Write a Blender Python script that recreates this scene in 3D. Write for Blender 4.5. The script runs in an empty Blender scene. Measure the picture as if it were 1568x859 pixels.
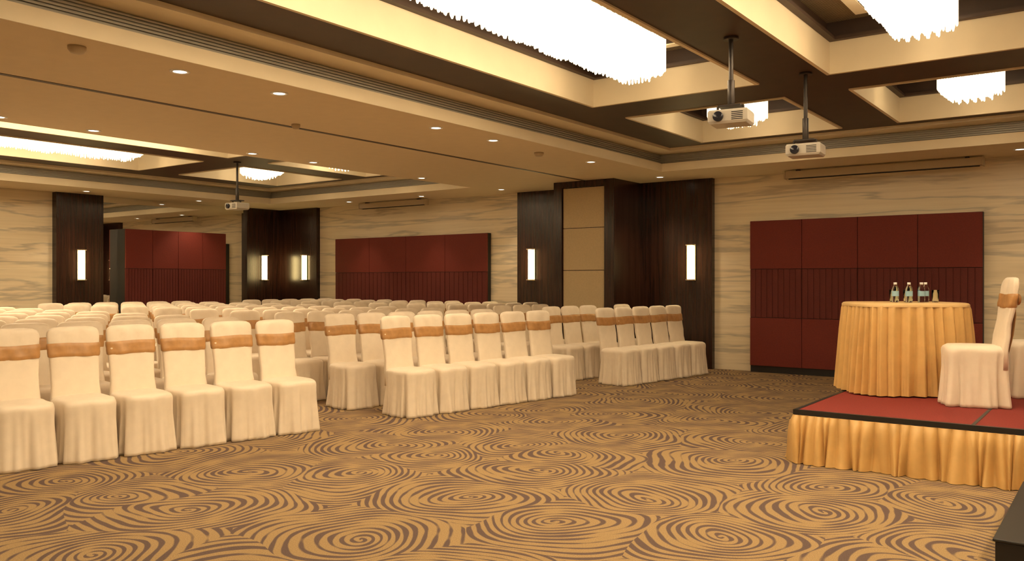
import bpy, bmesh, math, random
from mathutils import Vector, Matrix
random.seed(7)
S = bpy.context.scene
S.view_settings.view_transform = 'Standard'
S.view_settings.look = 'None'
S.view_settings.exposure = 0.0

# ------------------------------------------------------------------ frame
TH = math.radians(36.07)
CS, SN = math.cos(TH), math.sin(TH)
def c2w(X, D):                       # plan survey: camera-relative metres -> room metres
    return (CS * X - SN * D, SN * X + CS * D)

# ------------------------------------------------------------------ materials
def nt(name):
    m = bpy.data.materials.new(name); m.use_nodes = True
    t = m.node_tree; b = t.nodes['Principled BSDF']
    return m, t, b
def N(t, kind, **kw):
    n = t.nodes.new(kind)
    for k, v in kw.items():
        setattr(n, k, v)
    return n
def simple(name, col, rough=0.6, metal=0.0, noise=0.0, nscale=8.0, bump=0.0, spec=0.5, sheen=0.0):
    m, t, b = nt(name)
    b.inputs['Roughness'].default_value = rough
    b.inputs['Metallic'].default_value = metal
    b.inputs['Specular IOR Level'].default_value = spec
    b.inputs['Sheen Weight'].default_value = sheen
    tc = N(t, 'ShaderNodeTexCoord')
    nz = N(t, 'ShaderNodeTexNoise'); nz.inputs['Scale'].default_value = nscale
    nz.inputs['Detail'].default_value = 4
    t.links.new(tc.outputs['Object'], nz.inputs['Vector'])
    r = N(t, 'ShaderNodeValToRGB')
    k = noise
    r.color_ramp.elements[0].position = 0.3; r.color_ramp.elements[1].position = 0.7
    r.color_ramp.elements[0].color = tuple(c * (1 - k) for c in col) + (1,)
    r.color_ramp.elements[1].color = tuple(min(1, c * (1 + k)) for c in col) + (1,)
    t.links.new(nz.outputs['Fac'], r.inputs['Fac'])
    t.links.new(r.outputs['Color'], b.inputs['Base Color'])
    if bump:
        bp = N(t, 'ShaderNodeBump'); bp.inputs['Strength'].default_value = bump
        bp.inputs['Distance'].default_value = 0.01
        t.links.new(nz.outputs['Fac'], bp.inputs['Height'])
        t.links.new(bp.outputs['Normal'], b.inputs['Normal'])
    return m
def emis(name, col, st, sample=True):
    m, t, b = nt(name)
    b.inputs['Base Color'].default_value = (0.8, 0.75, 0.65, 1)
    b.inputs['Emission Color'].default_value = col + (1,)
    b.inputs['Emission Strength'].default_value = st
    if not sample:
        m.cycles.emission_sampling = 'NONE'
    return m

def mat_carpet():
    m, t, b = nt('carpet_swirl')
    b.inputs['Roughness'].default_value = 0.95
    b.inputs['Specular IOR Level'].default_value = 0.1
    L = t.links.new
    tc = N(t, 'ShaderNodeTexCoord')
    n1 = N(t, 'ShaderNodeTexNoise'); n1.inputs['Scale'].default_value = 1.6; n1.inputs['Detail'].default_value = 0.0
    L(tc.outputs['Object'], n1.inputs['Vector'])
    sub = N(t, 'ShaderNodeVectorMath', operation='SUBTRACT'); sub.inputs[1].default_value = (.5, .5, .5)
    L(n1.outputs['Color'], sub.inputs[0])
    sc = N(t, 'ShaderNodeVectorMath', operation='SCALE'); sc.inputs['Scale'].default_value = 0.34
    L(sub.outputs[0], sc.inputs[0])
    ad = N(t, 'ShaderNodeVectorMath', operation='ADD')
    L(tc.outputs['Object'], ad.inputs[0]); L(sc.outputs[0], ad.inputs[1])
    VS = 1.05
    vo = N(t, 'ShaderNodeTexVoronoi', voronoi_dimensions='2D', feature='F1')
    vo.inputs['Scale'].default_value = VS; vo.inputs['Randomness'].default_value = 0.65
    L(ad.outputs[0], vo.inputs['Vector'])
    dv = N(t, 'ShaderNodeVectorMath', operation='SUBTRACT')
    L(ad.outputs[0], dv.inputs[0]); L(vo.outputs['Position'], dv.inputs[1])
    sx = N(t, 'ShaderNodeSeparateXYZ'); L(dv.outputs[0], sx.inputs[0])
    at = N(t, 'ShaderNodeMath', operation='ARCTAN2'); L(sx.outputs[1], at.inputs[0]); L(sx.outputs[0], at.inputs[1])
    mu = N(t, 'ShaderNodeMath', operation='MULTIPLY'); mu.inputs[1].default_value = 2 * math.pi / (0.060 * VS)
    L(vo.outputs['Distance'], mu.inputs[0])
    sp = N(t, 'ShaderNodeSeparateColor'); L(vo.outputs['Color'], sp.inputs[0])
    ph = N(t, 'ShaderNodeMath', operation='MULTIPLY_ADD'); ph.inputs[1].default_value = 6.28
    L(sp.outputs[0], ph.inputs[0]); L(mu.outputs[0], ph.inputs[2])
    ph2 = N(t, 'ShaderNodeMath', operation='MULTIPLY_ADD'); ph2.inputs[1].default_value = 1.0
    L(at.outputs[0], ph2.inputs[0]); L(ph.outputs[0], ph2.inputs[2])
    si = N(t, 'ShaderNodeMath', operation='SINE'); L(ph2.outputs[0], si.inputs[0])
    an = N(t, 'ShaderNodeMath', operation='MULTIPLY_ADD'); an.inputs[1].default_value = 3.0
    L(at.outputs[0], an.inputs[0])
    q = N(t, 'ShaderNodeMath', operation='MULTIPLY'); q.inputs[1].default_value = 14.0
    L(vo.outputs['Distance'], q.inputs[0]); L(q.outputs[0], an.inputs[2])
    sa = N(t, 'ShaderNodeMath', operation='SINE'); L(an.outputs[0], sa.inputs[0])
    sm = N(t, 'ShaderNodeMath', operation='MULTIPLY'); sm.inputs[1].default_value = .42; L(sa.outputs[0], sm.inputs[0])
    n2 = N(t, 'ShaderNodeTexNoise'); n2.inputs['Scale'].default_value = 5.0; n2.inputs['Detail'].default_value = 1
    L(tc.outputs['Object'], n2.inputs['Vector'])
    m2 = N(t, 'ShaderNodeMath', operation='MULTIPLY_ADD'); m2.inputs[1].default_value = 2.4; m2.inputs[2].default_value = -1.22
    L(n2.outputs['Fac'], m2.inputs[0])
    a1 = N(t, 'ShaderNodeMath', operation='ADD'); L(sm.outputs[0], a1.inputs[0]); L(m2.outputs[0], a1.inputs[1])
    a2 = N(t, 'ShaderNodeMath', operation='ADD'); L(si.outputs[0], a2.inputs[0]); L(a1.outputs[0], a2.inputs[1])
    r = N(t, 'ShaderNodeValToRGB')
    r.color_ramp.elements[0].position = 0.0; r.color_ramp.elements[0].color = (0.40, 0.272, 0.138, 1)
    r.color_ramp.elements[1].position = 0.55; r.color_ramp.elements[1].color = (0.145, 0.100, 0.088, 1)
    L(a2.outputs[0], r.inputs['Fac'])
    n3 = N(t, 'ShaderNodeTexNoise'); n3.inputs['Scale'].default_value = 160; n3.inputs['Detail'].default_value = 2
    L(tc.outputs['Object'], n3.inputs['Vector'])
    mx = N(t, 'ShaderNodeMix', data_type='RGBA', blend_type='MULTIPLY'); mx.inputs['Factor'].default_value = 0.45
    L(r.outputs['Color'], mx.inputs['A'])
    r3 = N(t, 'ShaderNodeValToRGB'); r3.color_ramp.elements[0].position = .35; r3.color_ramp.elements[1].position = .65
    r3.color_ramp.elements[0].color = (.4, .4, .4, 1)
    L(n3.outputs['Fac'], r3.inputs['Fac']); L(r3.outputs['Color'], mx.inputs['B'])
    L(mx.outputs['Result'], b.inputs['Base Color'])
    bp = N(t, 'ShaderNodeBump'); bp.inputs['Strength'].default_value = .4; bp.inputs['Distance'].default_value = .004
    L(n3.outputs['Fac'], bp.inputs['Height']); L(bp.outputs['Normal'], b.inputs['Normal'])
    return m

def mat_travertine():
    m, t, b = nt('travertine_veined')
    L = t.links.new
    b.inputs['Roughness'].default_value = 0.3
    tc = N(t, 'ShaderNodeTexCoord')
    mp = N(t, 'ShaderNodeMapping'); mp.inputs['Scale'].default_value = (0.24, 0.24, 3.0)
    L(tc.outputs['Object'], mp.inputs['Vector'])
    n = N(t, 'ShaderNodeTexNoise'); n.inputs['Scale'].default_value = 1.0; n.inputs['Detail'].default_value = 5
    n.inputs['Roughness'].default_value = .55; n.inputs['Distortion'].default_value = .25
    L(mp.outputs[0], n.inputs['Vector'])
    r = N(t, 'ShaderNodeValToRGB'); e = r.color_ramp.elements
    e[0].position = .22; e[0].color = (.66, .56, .40, 1)
    e[1].position = .80; e[1].color = (.78, .66, .48, 1)
    for p, c in ((.36, (.84, .72, .52, 1)), (.44, (.86, .75, .55, 1)), (.475, (.56, .50, .39, 1)), (.51, (.84, .72, .53, 1)), (.59, (.88, .77, .58, 1)), (.63, (.60, .51, .38, 1)), (.66, (.85, .73, .54, 1))):
        q = e.new(p); q.color = c
    L(n.outputs['Fac'], r.inputs['Fac'])
    mp2 = N(t, 'ShaderNodeMapping'); mp2.inputs['Scale'].default_value = (.6, .6, 30.0)
    L(tc.outputs['Object'], mp2.inputs['Vector'])
    n2 = N(t, 'ShaderNodeTexNoise'); n2.inputs['Scale'].default_value = 1; n2.inputs['Detail'].default_value = 3
    L(mp2.outputs[0], n2.inputs['Vector'])
    r2 = N(t, 'ShaderNodeValToRGB'); r2.color_ramp.elements[0].position = .3; r2.color_ramp.elements[1].position = .7
    r2.color_ramp.elements[0].color = (.86, .84, .80, 1)
    L(n2.outputs['Fac'], r2.inputs['Fac'])
    mx = N(t, 'ShaderNodeMix', data_type='RGBA', blend_type='MULTIPLY'); mx.inputs['Factor'].default_value = .8
    L(r.outputs['Color'], mx.inputs['A']); L(r2.outputs['Color'], mx.inputs['B'])
    L(mx.outputs['Result'], b.inputs['Base Color'])
    return m

def mat_wood(name, c0, c1, rough=.28):
    m, t, b = nt(name); L = t.links.new
    b.inputs['Roughness'].default_value = rough
    tc = N(t, 'ShaderNodeTexCoord')
    mp = N(t, 'ShaderNodeMapping'); mp.inputs['Scale'].default_value = (26, 26, .9)
    L(tc.outputs['Object'], mp.inputs['Vector'])
    n = N(t, 'ShaderNodeTexNoise'); n.inputs['Scale'].default_value = 1; n.inputs['Detail'].default_value = 5
    L(mp.outputs[0], n.inputs['Vector'])
    r = N(t, 'ShaderNodeValToRGB'); r.color_ramp.elements[0].position = .35; r.color_ramp.elements[1].position = .68
    r.color_ramp.elements[0].color = c0 + (1,); r.color_ramp.elements[1].color = c1 + (1,)
    L(n.outputs['Fac'], r.inputs['Fac']); L(r.outputs['Color'], b.inputs['Base Color'])
    return m

def mat_weave(name, c0, c1, scale):
    m, t, b = nt(name); L = t.links.new
    b.inputs['Roughness'].default_value = .6
    tc = N(t, 'ShaderNodeTexCoord')
    k = N(t, 'ShaderNodeTexBrick'); k.inputs['Scale'].default_value = scale
    k.inputs['Color1'].default_value = c0 + (1,); k.inputs['Color2'].default_value = tuple(x * .8 for x in c0) + (1,)
    k.inputs['Mortar'].default_value = c1 + (1,); k.inputs['Mortar Size'].default_value = .06
    L(tc.outputs['Object'], k.inputs['Vector']); L(k.outputs['Color'], b.inputs['Base Color'])
    return m

M = {}
M['carpet'] = mat_carpet()
M['marble'] = mat_travertine()
M['cream'] = simple('ceiling_cream_paint', (.72, .59, .40), .75, noise=.02)
M['band'] = simple('coffer_cream_paint', (.82, .71, .51), .6, noise=.03, nscale=3)
M['dark'] = simple('ceiling_walnut', (.058, .032, .020), .5, noise=.12, nscale=5)
M['wenge'] = mat_wood('wenge_veneer', (.018, .006, .004), (.042, .016, .010), .25)
M['gold'] = mat_weave('gold_woven_wallpaper', (.40, .31, .18), (.20, .14, .08), 12)
M['grille'] = simple('grille_grey', (.40, .38, .32), .45, metal=.1)
M['black'] = simple('black_trim', (.012, .010, .009), .5)
M['maroon'] = simple('maroon_fabric', (.155, .017, .009), .75, noise=.12, nscale=60, bump=.2)
M['maroon2'] = simple('maroon_ribbed_fabric', (.115, .014, .009), .75, noise=.12, nscale=60, bump=.2)
M['beige'] = simple('beige_panel_fabric', (.58, .46, .28), .8, noise=.05, nscale=50)
M['mirror'] = simple('mirror_glass', (.80, .80, .78), .01, metal=1.0)
M['cover'] = simple('ivory_chair_cover', (.83, .72, .58), .50, noise=.03, nscale=14, bump=.15, sheen=.2)
M['sash'] = simple('gold_satin_sash', (.47, .25, .095), .34, noise=.12, nscale=20)
M['skirt'] = simple('gold_satin_skirt', (.68, .42, .15), .36, noise=.07, nscale=10)
M['tablecloth'] = simple('gold_tablecloth', (.70, .47, .21), .5, noise=.05)
M['redcarpet'] = simple('red_stage_carpet', (.22, .018, .011), .9, noise=.18, nscale=90, bump=.3)
M['steel'] = simple('pole_dark_metal', (.06, .05, .045), .4, metal=.6)
M['proj'] = simple('projector_plastic', (.50, .46, .40), .4)
M['lens'] = simple('projector_lens', (.02, .02, .03), .08)
M['label'] = simple('bottle_label', (.30, .50, .62), .5)
M['cap'] = simple('white_plastic', (.85, .85, .85), .4)
M['plate'] = simple('chandelier_plate', (.6, .5, .35), .3, metal=.6)
M['screenbox'] = simple('screen_housing', (.50, .40, .26), .5)
M['crystal'] = emis('crystal_rods_glow', (1.0, .82, .55), 2.4, False)
M['core'] = emis('chandelier_diffuser', (1.0, .79, .52), 13.5)
M['sconce'] = emis('sconce_glass_glow', (1.0, .74, .30), 24.0)
M['lamp'] = emis('downlight_glow', (1.0, .90, .72), 8.0, False)
g, t_, b_ = nt('clear_glass'); b_.inputs['Transmission Weight'].default_value = 1; b_.inputs['Roughness'].default_value = .03
b_.inputs['Base Color'].default_value = (.9, .97, 1, 1); b_.inputs['IOR'].default_value = 1.2
M['glass'] = g

# ------------------------------------------------------------------ mesh helpers
class MB:
    def __init__(s): s.v = []; s.f = []; s.m = []; s.sm = []; s.mats = []
    def mi(s, k):
        if k not in s.mats: s.mats.append(k)
        return s.mats.index(k)
    def face(s, idx, k, smooth=False):
        s.f.append(idx); s.m.append(s.mi(k)); s.sm.append(smooth)
    def box(s, x0, x1, y0, y1, z0, z1, k, R=None):
        b = len(s.v)
        for z in (z0, z1):
            for x, y in ((x0, y0), (x1, y0), (x1, y1), (x0, y1)):
                p = Vector((x, y, z))
                if R: p = R @ p
                s.v.append(tuple(p))
        for q in ((0, 3, 2, 1), (4, 5, 6, 7), (0, 1, 5, 4), (1, 2, 6, 5), (2, 3, 7, 6), (3, 0, 4, 7)):
            s.face([b + i for i in q], k)
    def loft(s, rings, k, cap0=False, cap1=False, smooth=True, closed=True):
        b = len(s.v); n = len(rings[0])
        for r in rings: s.v.extend([tuple(p) for p in r])
        for j in range(len(rings) - 1):
            for i in range(n if closed else n - 1):
                i2 = (i + 1) % n
                s.face([b + j * n + i, b + j * n + i2, b + (j + 1) * n + i2, b + (j + 1) * n + i], k, smooth)
        if cap0: s.face([b + i for i in range(n)][::-1], k, False)
        if cap1: s.face([b + (len(rings) - 1) * n + i for i in range(n)], k, smooth)
    def cyl(s, cx, cy, prof, k, n=20, smooth=True, cap0=True, cap1=True):
        rings = []
        for r, z in prof:
            rings.append([(cx + r * math.cos(2 * math.pi * i / n), cy + r * math.sin(2 * math.pi * i / n), z) for i in range(n)])
        s.loft(rings, k, cap0, cap1, smooth)
    def mesh(s, name):
        me = bpy.data.meshes.new(name); me.from_pydata(s.v, [], s.f)
        for k in s.mats: me.materials.append(M[k])
        me.polygons.foreach_set('material_index', s.m)
        me.polygons.foreach_set('use_smooth', s.sm)
        me.update(); return me
    def obj(s, name, loc=(0, 0, 0), rz=0, bevel=0):
        o = bpy.data.objects.new(name, s.mesh(name)); S.collection.objects.link(o)
        o.location = loc; o.rotation_euler[2] = rz
        if bevel:
            md = o.modifiers.new('bevel', 'BEVEL'); md.width = bevel; md.segments = 2; md.limit_method = 'ANGLE'
        return o

# ------------------------------------------------------------------ room shell
XL, XR, YN, YF = -16.0, 4.2, -4.8, 12.8
ZL = 3.02; ZT = 3.80
mb = MB(); mb.box(XL - .2, XR + .2, YN - .2, YF + .2, -.1, 0, 'carpet'); mb.obj('floor')
mb = MB(); mb.box(XL - .2, XR + .2, YF, YF + .2, 0, 3.95, 'marble'); mb.obj('wall_back')
mb = MB(); mb.box(XL - .2, XL, YN, YF, 0, 3.95, 'marble'); mb.obj('wall_left')
mb = MB(); mb.box(XR, XR + .2, YN, YF, 0, 3.95, 'marble'); mb.obj('wall_right')
mb = MB(); mb.box(XL - .2, XR + .2, YN - .2, YN, 0, 3.95, 'marble'); mb.obj('wall_front')

TRAYS = [
    dict(x0=-5.65, x1=3.05, y0=-3.6, y1=11.55, cols=[(-4.8, -2.92), (-2.28, -.40), (.24, 2.12)]),
    dict(x0=-14.75, x1=-9.30, y0=-3.6, y1=11.55, cols=[(-13.9, -12.02), (-11.38, -10.05)]),
]
ROWS = [(-2.9, .75), (1.45, 8.1), (8.85, 11.05)]
ce = MB()
ce.box(XL, XR, YN, YF, ZT + .05, ZT + .15, 'cream')
def low(a, b, c, d): ce.box(a, b, c, d, ZL, ZL + .12, 'cream')
low(XL, XR, 11.55, YF); low(XL, XR, YN, -3.6)
for a, b in ((XL, -14.75), (-9.30, -5.65), (3.05, XR)): low(a, b, -3.6, 11.55)
ce.box(-7.185, -7.125, YN, 11.8, ZL - .004, ZL + .01, 'dark')
sb = .07
for T in TRAYS:
    # tray lip faced in lighter cream: lamp light put into its colour
    a, b, c, d = T['x0'], T['x1'], T['y0'], T['y1']
    for bx in ((a, a + .006, c, d), (b - .006, b, c, d), (a, b, d - .006, d), (a, b, c, c + .006)):
        ce.box(*bx, ZL + .001, ZL + .121, 'band')
    x0, x1, y0, y1 = T['x0'] - sb, T['x1'] + sb, T['y0'] - sb, T['y1'] + sb
    w = .1
    for (a, b, c, d) in ((x0 - w, x0, y0 - w, y1 + w), (x1, x1 + w, y0 - w, y1 + w), (x0, x1, y1, y1 + w), (x0, x1, y0 - w, y0)):
        ce.box(a, b, c, d, ZL + .12, ZT + .05, 'band')
    for i in range(5):
        z = ZL + .135 + i * .025
        for (a, b, c, d) in ((x0, x0 + .03, y0, y1), (x1 - .03, x1, y0, y1), (x0, x1, y1 - .03, y1), (x0, x1, y0, y0 + .03)):
            ce.box(a, b, c, d, z, z + .012, 'grille')
    for (a, b, c, d) in ((x0, x0 + .008, y0, y1), (x1 - .008, x1, y0, y1), (x0, x1, y1 - .008, y1), (x0, x1, y0, y0 + .008)):
        ce.box(a, b, c, d, ZL + .125, ZL + .26, 'grille')
    bw = .33; zb = ZL + .26
    for (a, b, c, d) in ((x0, x0 + bw, y0, y1), (x1 - bw, x1, y0, y1), (x0 + bw, x1 - bw, y1 - bw, y1), (x0 + bw, x1 - bw, y0, y0 + bw)):
        ce.box(a, b, c, d, zb, zb + .12, 'band')
    ix0, ix1, iy0, iy1 = x0 + bw, x1 - bw, y0 + bw, y1 - bw
    xs = [ix0] + [v for c in sorted(T['cols']) for v in c] + [ix1]
    ys = [iy0] + [v for r in ROWS for v in r] + [iy1]
    def beam(a, b, c, d):
        ce.box(a, b, c, d, 3.32, 3.345, 'dark')
        ce.box(a, b, c, d, 3.345, 3.62, 'band')
        ce.box(a, b, c, d, 3.62, ZT, 'dark')
    for i in range(0, len(xs), 2): beam(xs[i], xs[i + 1], iy0, iy1)
    for cx in sorted(T['cols']):
        for j in range(0, len(ys), 2): beam(cx[0], cx[1], ys[j], ys[j + 1])
        for r in ROWS:
            def ring(a, b, c, d, w, z0, z1, k):
                ce.box(a, a + w, c, d, z0, z1, k); ce.box(b - w, b, c, d, z0, z1, k)
                ce.box(a + w, b - w, c, c + w, z0, z1, k); ce.box(a + w, b - w, d - w, d, z0, z1, k)
            ring(cx[0], cx[1], r[0], r[1], .035, 3.305, 3.60, 'band')
            ring(cx[0], cx[1], r[0], r[1], .10, 3.60, 3.63, 'dark')
            ring(cx[0] + .34, cx[1] - .34, r[0] + .34, r[1] - .34, .10, 3.72, 3.76, 'band')
            ring(cx[0] + .44, cx[1] - .44, r[0] + .44, r[1] - .44, .02, 3.73, 3.79, 'dark')
            ce.box(cx[0], cx[1], r[0], r[1], ZT - .01, ZT + .04, 'gold')
ce.obj('ceiling')

# ------------------------------------------------------------------ wall finishes
for bx in ((-6.60, -5.34, 12.70, 12.80), (-9.13, -7.74, 12.70, 12.80), (-16.0, -14.63, 12.70, 12.80), (-16.0, -15.9, 11.81, 12.70), (-16.0, -15.85, 7.63, 8.51)):
    mb = MB(); mb.box(*bx, 0, ZL, 'wenge'); mb.obj('wood_wall_panel')
mb = MB()
mb.box(-7.74, -6.60, 11.85, 12.80, 0, ZL, 'wenge')
mb.box(-7.74, -7.58, 11.80, 11.85, 0, ZL, 'wenge'); mb.box(-6.78, -6.60, 11.80, 11.85, 0, ZL, 'wenge')
mb.box(-7.58, -6.78, 11.80, 11.85, 2.92, ZL, 'wenge'); mb.box(-7.58, -6.78, 11.80, 11.85, 0, .10, 'wenge')
for z0, z1 in ((.11, .86), (.87, 1.56), (1.57, 2.25), (2.26, 2.91)):
    mb.box(-7.57, -6.79, 11.83, 11.86, z0, z1, 'beige')
mb.obj('partition_pocket_cabinet', bevel=.004)
mb = MB(); mb.box(-16.0, -15.97, 8.51, 11.81, 0, ZL, 'mirror')
mb.obj('wall_mirror')

def maroon(name, along, a0, a1, base, z1, thick=.12):
    """upholstered feature panel: 4 columns x 3 tiers, ribbed middle tier"""
    mb = MB(); n = 4; w = (a1 - a0) / n
    def bx(p0, p1, d0, d1, z0, z1, k):
        if along == 'x': mb.box(p0, p1, base - d1, base - d0, z0, z1, k)
        else: mb.box(base + d0, base + d1, p0, p1, z0, z1, k)
    bx(a0, a1, 0, thick - .03, 0, z1, 'black')
    zb = .10; h = (z1 - zb) / 3
    for c in range(n):
        for r in range(3):
            p0, p1 = a0 + c * w + .004, a0 + (c + 1) * w - .004
            z0_, z1_ = zb + r * h + .004, zb + (r + 1) * h - .004
            if r == 1:
                bx(p0, p1, thick - .03, thick - .010, z0_, z1_, 'maroon2')
                m = 9; q = (p1 - p0) / m
                for i in range(m):
                    bx(p0 + i * q + .005, p0 + (i + 1) * q - .005, thick - .010, thick, z0_, z1_, 'maroon2')
            else:
                bx(p0, p1, thick - .03, thick, z0_, z1_, 'maroon')
    return mb.obj(name)
maroon('upholstered_wall_panel', 'x', -4.72, -1.57, 12.80, 2.31)
maroon('upholstered_wall_panel', 'x', -14.0, -9.82, 12.80, 2.30)
maroon('upholstered_wall_panel', 'y', 8.85, 11.1, -15.97, 2.40, thick=.30)

def sconce(x, y, nx, ny):
    mb = MB()
    mb.box(-.075, .075, 0, .02, 1.40, 1.98, 'plate')
    rings = []
    for z in (1.42, 1.96):
        rings.append([(.055 * math.cos(math.pi * i / 12), .02 + .07 * math.sin(math.pi * i / 12), z) for i in range(13)])
    mb.loft(rings, 'sconce', True, True)
    for z in (1.405, 1.96):
        mb.box(-.06, .06, .0, .095, z, z + .015, 'plate')
    mb.obj('wall_sconce', (x, y, 0), math.atan2(-nx, ny))
sconce(-5.69, 12.70, 0, -1); sconce(-8.80, 12.70, 0, -1); sconce(-15.0, 12.70, 0, -1)
sconce(-15.9, 12.26, 1, 0); sconce(-15.85, 8.08, 1, 0)

# ------------------------------------------------------------------ chandeliers
def chandelier(cx, cy, w, l, dz=0.0):
    mb = MB(); st = .024
    nx = int(w / st); ny = int(l / st)
    mb.box(-w / 2, w / 2, -l / 2, l / 2, 3.72, 3.785, 'plate')
    for k, zz in ((.05, 3.50), (.09, 3.44), (.13, 3.41)):
        mb.box(-w / 2 + k, w / 2 - k, -l / 2 + k, l / 2 - k, zz - dz, 3.60 if k > .05 else 3.70, 'core')
    for i in range(nx + 1):
        for j in range(ny + 1):
            e = min(i, nx - i, j, ny - j)
            if e > 1 and (i % 3 or j % 3): continue
            x = -w / 2 + i * w / nx + random.uniform(-.004, .004)
            y = -l / 2 + j * l / ny + random.uniform(-.004, .004)
            de = min(w / 2 - abs(x), l / 2 - abs(y))
            zb = 3.35 - dz + .11 * max(0, 1 - max(0, de) / .16) ** 2 + .010 * math.sin(y * 9) + random.uniform(-.009, .009)
            h = .008
            z1 = 3.72 if e <= 1 else 3.46 - dz
            b = len(mb.v)
            for z, q in ((zb, h * .5), (zb + .015, h), (z1, h)):
                mb.v += [(x - q, y - q, z), (x + q, y - q, z), (x + q, y + q, z), (x - q, y + q, z)]
            mb.face([b + 3, b + 2, b + 1, b], 'crystal')
            for k in (0, 4):
                for a in range(4):
                    a2 = (a + 1) % 4
                    mb.face([b + k + a, b + k + a2, b + k + 4 + a2, b + k + 4 + a], 'crystal')
    return mb.obj('crystal_chandelier', (cx, cy, 0))
for cx in (-3.86, -1.34, 1.18, -12.96, -10.72):
    chandelier(cx, 4.82, .48, 5.3, .05)
    chandelier(cx, 9.95, .54, .54, .09)
    chandelier(cx, -1.05, .48, 1.8)  # unseen rear row, added for the light it gives

# ------------------------------------------------------------------ downlights
WARM = (1.0, .76, .47)
def downlight(x, y, e=58, ang=95):
    mb = MB()
    mb.cyl(0, 0, [(.075, ZL), (.075, ZL - .006), (.055, ZL - .008), (.05, ZL - .002)], 'cap', 24, cap0=False, cap1=False)
    mb.cyl(0, 0, [(.05, ZL - .003), (.05, ZL - .0025)], 'lamp', 20)
    o = mb.obj('recessed_downlight', (x, y, 0))
    ld = bpy.data.lights.new('downlight_bulb', 'SPOT'); ld.energy = e; ld.color = WARM
    ld.spot_size = math.radians(ang); ld.spot_blend = .7; ld.shadow_soft_size = .05
    lo = bpy.data.objects.new('bulb', ld); S.collection.objects.link(lo)
    lo.location = (0, 0, ZL - .02); lo.parent = o
for x in (-5.95, -9.05):
    for y in (1.9, 3.8, 4.75, 6.8, 7.8, 10.0, 12.1):
        downlight(x, y)
for x in (-13.0, -11.0, -1.1, 1.5): downlight(x, 12.15, 46, 70)
for y in (5.0, 7.9, 10.2): downlight(-15.3, y)
for y in (2.0, 5.0, 8.0): downlight(3.6, y)

def detector(x, y, r=.06):
    mb = MB(); mb.cyl(0, 0, [(r, ZL), (r, ZL - .02), (r * .7, ZL - .045), (r * .3, ZL - .05)], 'screenbox', 20)
    mb.obj('smoke_detector', (x, y, 0))
detector(-5.9, 2.98); detector(-6.06, 8.9); detector(-7.0, 5.8, .045)

def projector(x, y, z, ztop, rz):
    mb = MB()
    mb.cyl(0, 0, [(.06, ztop - .02), (.06, ztop)], 'steel', 16)
    mb.cyl(0, 0, [(.018, z + .10), (.018, ztop)], 'steel', 12)
    mb.cyl(0, 0, [(.028, z + .10), (.028, z + .3)], 'steel', 12)
    mb.box(-.09, .09, -.07, .07, z + .085, z + .10, 'steel')
    for sx in (-.11, .09):
        mb.box(sx, sx + .015, -.02, .0, z + .055, z + .10, 'steel')
    rings = []
    for zz, s in ((z - .055, .90), (z - .035, 1.0), (z + .04, 1.0), (z + .055, .94)):
        rings.append([(sx * .155 * s, sy * .12 * s, zz) for sx, sy in ((-1, -1), (1, -1), (1, 1), (-1, 1))])
    mb.loft(rings, 'proj', True, True, False)
    rr = []
    for r, d in ((.04, .11), (.04, .142), (.032, .145)):
        rr.append([(-.07 + r * math.cos(a), -d, z + r * math.sin(a)) for a in [2 * math.pi * i / 20 for i in range(20)]])
    mb.loft(rr, 'lens', False, True)
    for i in range(5): mb.box(.03, .12, -.123, -.119, z - .03 + i * .014, z - .024 + i * .014, 'lens')
    mb.obj('ceiling_projector', (x, y, 0), rz, bevel=.004)
projector(-2.55, 6.44, 2.68, 3.32, math.radians(8))
projector(-2.43, 7.95, 2.60, 3.32, math.radians(5))
projector(-11.7, 8.5, 2.60, 3.32, math.radians(0))

def screen_housing(x0, x1, y):
    mb = MB(); Z = ZL - .002
    mb.box(x0, x1, y - .06, y + .06, Z - .12, Z - .02, 'screenbox')
    mb.box(x0 + .03, x1 - .03, y - .01, y + .01, Z - .135, Z - .12, 'black')
    for x in (x0 + .15, x1 - .2): mb.box(x, x + .05, y - .05, y + .05, Z - .02, Z, 'steel')
    for x in (x0 - .02, x1): mb.box(x, x + .02, y - .065, y + .065, Z - .13, Z - .015, 'screenbox')
    mb.obj('retracted_projection_screen', bevel=.006)
screen_housing(-4.1, -1.55, 12.5)
screen_housing(-13.0, -11.2, 12.5)

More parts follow.
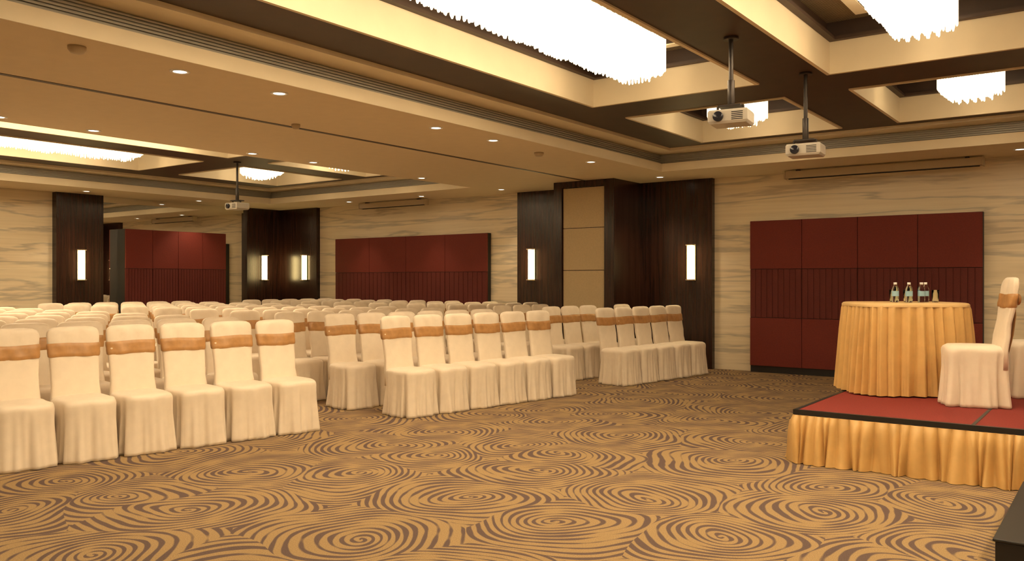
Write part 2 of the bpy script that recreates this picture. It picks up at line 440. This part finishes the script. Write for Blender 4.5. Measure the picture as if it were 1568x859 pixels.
# ------------------------------------------------------------------ chairs
def chair_mesh(seed):
    rnd = random.Random(seed); mb = MB(); n = 128
    A, Bf = .210, .232
    ph = [rnd.uniform(0, 6.28) for _ in range(6)]
    def rr(t, a, b, p=4.6):
        c, s = math.cos(t), math.sin(t)
        k = (abs(c) ** p + abs(s) ** p) ** (-1 / p)
        return a * c * k, b * s * k
    rings = []
    prof = [(.490, .10, 0), (.488, .50, 0), (.482, .80, 0), (.470, .92, 0), (.452, .965, .05), (.43, .975, .15), (.38, .965, .35), (.30, .96, .6), (.20, .98, .95), (.10, 1.005, 1.25), (.03, 1.03, 1.45), (.004, 1.035, 1.5)]
    for z, s, am in prof:
        ring = []
        for i in range(n):
            t = 2 * math.pi * i / n
            x, y = rr(t, A * s, Bf * s)
            f = .008 * math.sin(7 * t + ph[0] + z * 3) + .007 * math.sin(12 * t + ph[1] - z * 4) + .0045 * math.sin(23 * t + ph[2] + z * 2)
            for q in range(4):
                tq = math.pi / 4 + q * math.pi / 2 + (.18 if q % 2 else -.18)
                d = (t - tq + math.pi) % (2 * math.pi) - math.pi
                f -= .040 * math.exp(-(d / .05) ** 2)
                f += .014 * math.exp(-((abs(d) - .13) / .05) ** 2)
            f = min(f, .014)
            r = math.hypot(x, y); k = 1 + am * f / r
            ring.append((x * k, y * k, z + (.005 * math.sin(5 * t + ph[3]) if z > .4 and s > .9 else 0)))
        rings.append(ring)
    mb.loft(rings, 'cover', True, True)
    rings = []
    def by(z): return -.185 - max(0, z - .46) * .15
    H = [(.30, .190, .030), (.46, .190, .034), (.56, .180, .032), (.66, .180, .031), (.76, .186, .030), (.90, .194, .030), (.96, .197, .032), (.985, .193, .031), (1.005, .180, .028), (1.02, .150, .020), (1.026, .09, .010)]
    def wr(x, z): return .0035 * math.sin(x * 26 + z * 19 + ph[3]) + .003 * math.sin(x * 47 - z * 31 + ph[4])
    for z, w, d in H:
        ring = []
        for i in range(48):
            t = 2 * math.pi * i / 48
            x, y = rr(t, w, d, 4)
            ring.append((x, y + by(z) + wr(x, z), z))
        rings.append(ring)
    mb.loft(rings, 'cover', True, True)
    rings = []
    for z, e in ((.785, .001), (.792, .006), (.815, .0075), (.84, .0055), (.865, .0075), (.888, .006), (.895, .001)):
        w = .187 + (z - .76) * .06
        ring = []
        for i in range(48):
            t = 2 * math.pi * i / 48
            x, y = rr(t, w + e, .031 + e, 4)
            ring.append((x, y + by(z) + wr(x, z), z + .004 * math.sin(x * 14 + ph[2])))
        rings.append(ring)
    mb.loft(rings, 'sash')
    y0 = by(.84) - .04
    for sx in (-1, 1):
        rings = []
        for k, (q, hh, dd) in enumerate(((0, .018, .010), (.04, .034, .020), (.085, .046, .024), (.12, .040, .018), (.135, .012, .006))):
            rings.append([(sx * q, y0 - .012 + dd * math.cos(a), .84 + hh * math.sin(a) + q * .12) for a in [2 * math.pi * i / 12 for i in range(12)]])
        mb.loft(rings, 'sash', True, True)
        rings = []
        for q, w in ((0, .016), (.12, .034), (.27, .046), (.42, .050)):
            cx = sx * (.01 + q * .18); z = .84 - q; yy = by(max(.46, z)) - .045 - .02 * math.sin(q * 9)
            rings.append([(cx + w * math.cos(a), yy + .006 * math.sin(a), z) for a in [2 * math.pi * i / 10 for i in range(10)]])
        mb.loft(rings, 'sash', True, True)
    mb.box(-.022, .022, y0 - .03, y0 + .005, .815, .865, 'sash')
    return mb.mesh('banquet_chair')
VAR = [chair_mesh(s) for s in (1, 2, 3, 4, 5)]
def chair(x, y, fx, fy, z=0, jit=0):
    o = bpy.data.objects.new('banquet_chair', random.choice(VAR)); S.collection.objects.link(o)
    o.location = (x, y, z); o.rotation_euler[2] = math.atan2(-fx, fy) + random.uniform(-jit, jit)
    return o
BLK = [((-3.385, 6.386), (-1.759, 7.913), 5, 3), ((-1.045, 8.545), (.832, 10.4), 6, 0), ((1.495, 11.17), (2.967, 12.73), 5, 0)]
PITCH = .90
for (e1, e2, n, extra) in BLK:
    p = Vector(c2w(*e1)); q = Vector(c2w(*e2)); L = (q - p).length; d = (q - p) / L; sp = L / n
    f = Vector((d.y, -d.x))
    for k in range(10):
        o = p + Vector((-PITCH * k, .03 * k))
        for i in range(-extra, n):
            c = o + d * (sp * (i + .5)) - f * .245
            if c.y > 12.45: continue
            if -8.05 < c.x < -6.3 and c.y > 11.45: continue
            if c.x < -15.2: continue
            chair(c.x, c.y, f.x, f.y, 0, .015)

# ------------------------------------------------------------------ stage
SX0, SX1, SY0, SY1, SZ = -2.10, 2.78, 6.60, 9.04, .40
mb = MB()
mb.box(SX0 + .02, SX1 - .02, SY0 + .02, SY1 - .02, .30, SZ - .03, 'black')
for i in range(4):
    a = SX0 + i * 1.22
    mb.box(a + .012, a + 1.208, SY0 + .02, SY1 - .02, SZ - .03, SZ, 'redcarpet')
    if i: mb.box(a - .012, a + .012, SY0 + .01, SY1 - .01, SZ - .03, SZ + .002, 'black')
for (a, b, c, d) in ((SX0 - .01, SX1 + .01, SY0 - .01, SY0 + .025), (SX0 - .01, SX1 + .01, SY1 - .02, SY1 + .01), (SX0 - .01, SX0 + .02, SY0, SY1), (SX1 - .02, SX1 + .01, SY0, SY1)):
    mb.box(a, b, c, d, SZ - .035, SZ + .003, 'black')
for x in [SX0 + .12 + i * 1.16 for i in range(5)]:
    for y in (SY0 + .12, SY1 - .12):
        mb.cyl(x, y, [(.03, 0), (.03, .3)], 'steel', 12)
path = []
def seg(x0, y0, x1, y1, nx, ny):
    l = math.hypot(x1 - x0, y1 - y0); m = int(l / .006)
    for i in range(m): path.append((x0 + (x1 - x0) * i / m, y0 + (y1 - y0) * i / m, nx, ny))
seg(SX0, SY1, SX0, SY0, -1, 0); seg(SX0, SY0, SX1, SY0, 0, -1); seg(SX1, SY0, SX1, SY1, 1, 0); seg(SX1, SY1, SX0, SY1, 0, 1)
phase = []; acc = 0
for i in range(len(path)):
    acc += .50 * (1 + .40 * math.sin(i * .047) * math.sin(i * .0157 + 1))
    phase.append(acc)
def pleat(a): return 2 * abs(math.sin(a / 2)) ** .7 - 1.25
rings = []
for z, am, fl in ((SZ - .036, .006, .010), (SZ - .06, .012, .018), (.31, .020, .030), (.25, .026, .038), (.18, .031, .046), (.1, .036, .054), (.03, .040, .062), (.004, .041, .066)):
    ring = []
    q = (SZ - z) / SZ
    for i, (x, y, nx, ny) in enumerate(path):
        a = phase[i]
        s = (1 - .35 * q) * pleat(a) + (.2 + .7 * q) * pleat(a * .41 + z * 4) * .8 + .3 * math.sin(a * .23 - z * 7 + 2)
        off = max(.004, fl + am * s)
        sh = .030 * math.sin(a * .31 + 1) * q
        ring.append((x + nx * off + abs(ny) * sh, y + ny * off + abs(nx) * sh, z))
    rings.append(ring)
mb.loft(rings, 'skirt')
mb.obj('stage_platform')

mb = MB()
mb.box(-.51, .75, 4.52, 5.9, 0, .185, 'black'); mb.box(-.52, .76, 4.51, 5.91, .185, .20, 'black')
mb.obj('stage_step', bevel=.006)

# table: rounded-corner head table with a box-pleated skirt
tx, ty = c2w(3.535, 7.66); ztop = SZ + .80
TA, TB = .475, .385
mb = MB(); n = 960
def tp(t, off, p=4.0):
    c, s = math.cos(t), math.sin(t)
    k = (abs(c) ** p + abs(s) ** p) ** (-1 / p)
    x, y = TA * c * k, TB * s * k
    r = math.hypot(x, y); f = 1 + off / r
    return x * f, y * f
rings = []
for z, fl in ((ztop + .004, -.36), (ztop + .004, -.02), (ztop, -.002), (ztop - .012, .010), (ztop - .03, .010)):
    rings.append([tp(2 * math.pi * i / n, fl) + (z,) for i in range(n)])
mb.loft(rings, 'tablecloth', True, False)
rings = []
for z, am, fl in ((ztop - .012, .004, .002), (ztop - .05, .013, .006), (ztop - .25, .023, .018), (ztop - .5, .028, .032), (ztop - .7, .031, .044), (SZ + .012, .032, .050)):
    ring = []
    for i in range(n):
        t = 2 * math.pi * i / n
        a = 36 * t + 1.6 * math.sin(5 * t) + 1.3 * math.sin(3 * t + 1) + .4 * math.sin(z * 4 + 7 * t)
        s = pleat(a) + .25 * math.sin(a * 2 + .6) + .35 * math.sin(11 * t + z)
        ring.append(tp(t, fl + am * s) + (z,))
    rings.append(ring)
mb.loft(rings, 'skirt')
mb.cyl(0, 0, [(.25, SZ + .004), (.25, SZ + .02), (.03, SZ + .04), (.03, ztop - .02)], 'steel', 20)
mb.obj('skirted_head_table', (tx, ty, 0), TH)
zt = ztop + .005
def bottle(x, y):
    mb = MB()
    mb.cyl(0, 0, [(.026, 0), (.030, .006), (.030, .05), (.028, .06), (.030, .07), (.030, .115), (.024, .135), (.012, .155), (.012, .165)], 'glass', 20)
    mb.cyl(0, 0, [(.0308, .055), (.0308, .10)], 'label', 20, cap0=False, cap1=False)
    mb.cyl(0, 0, [(.0145, .158), (.0145, .178)], 'cap', 16)
    mb.obj('water_bottle', (x, y, zt))
def glass(x, y):
    mb = MB()
    mb.cyl(0, 0, [(.026, 0), (.033, .11), (.031, .11), (.024, .008)], 'glass', 20)
    mb.obj('drinking_glass', (x, y, zt))
for X, D, k in ((3.44, 7.62, 'b'), (3.535, 7.56, 'b'), (3.50, 7.80, 'g'), (3.59, 7.72, 'g'), (3.665, 7.60, 'b'), (3.74, 7.68, 'b'), (3.80, 7.62, 'g')):
    x, y = c2w(X, D)
    (bottle if k == 'b' else glass)(x, y)
fx, fy = c2w(-.95, .31)
x, y = c2w(3.72, 6.84); chair(x, y, fx, fy, SZ)
x, y = c2w(4.52, 7.30); chair(x, y, fx, fy, SZ)

# ------------------------------------------------------------------ world & camera
w = bpy.data.worlds.new('World'); S.world = w; w.use_nodes = True
w.node_tree.nodes['Background'].inputs[0].default_value = (.02, .015, .01, 1)
cd = bpy.data.cameras.new('camera'); cam = bpy.data.objects.new('camera', cd); S.collection.objects.link(cam)
cam.location = (0, 0, 1.4); cam.rotation_euler = (math.radians(90), 0, TH)
cd.sensor_width = 36; cd.lens = 1300 / 1568 * 36; cd.clip_end = 100
S.camera = cam
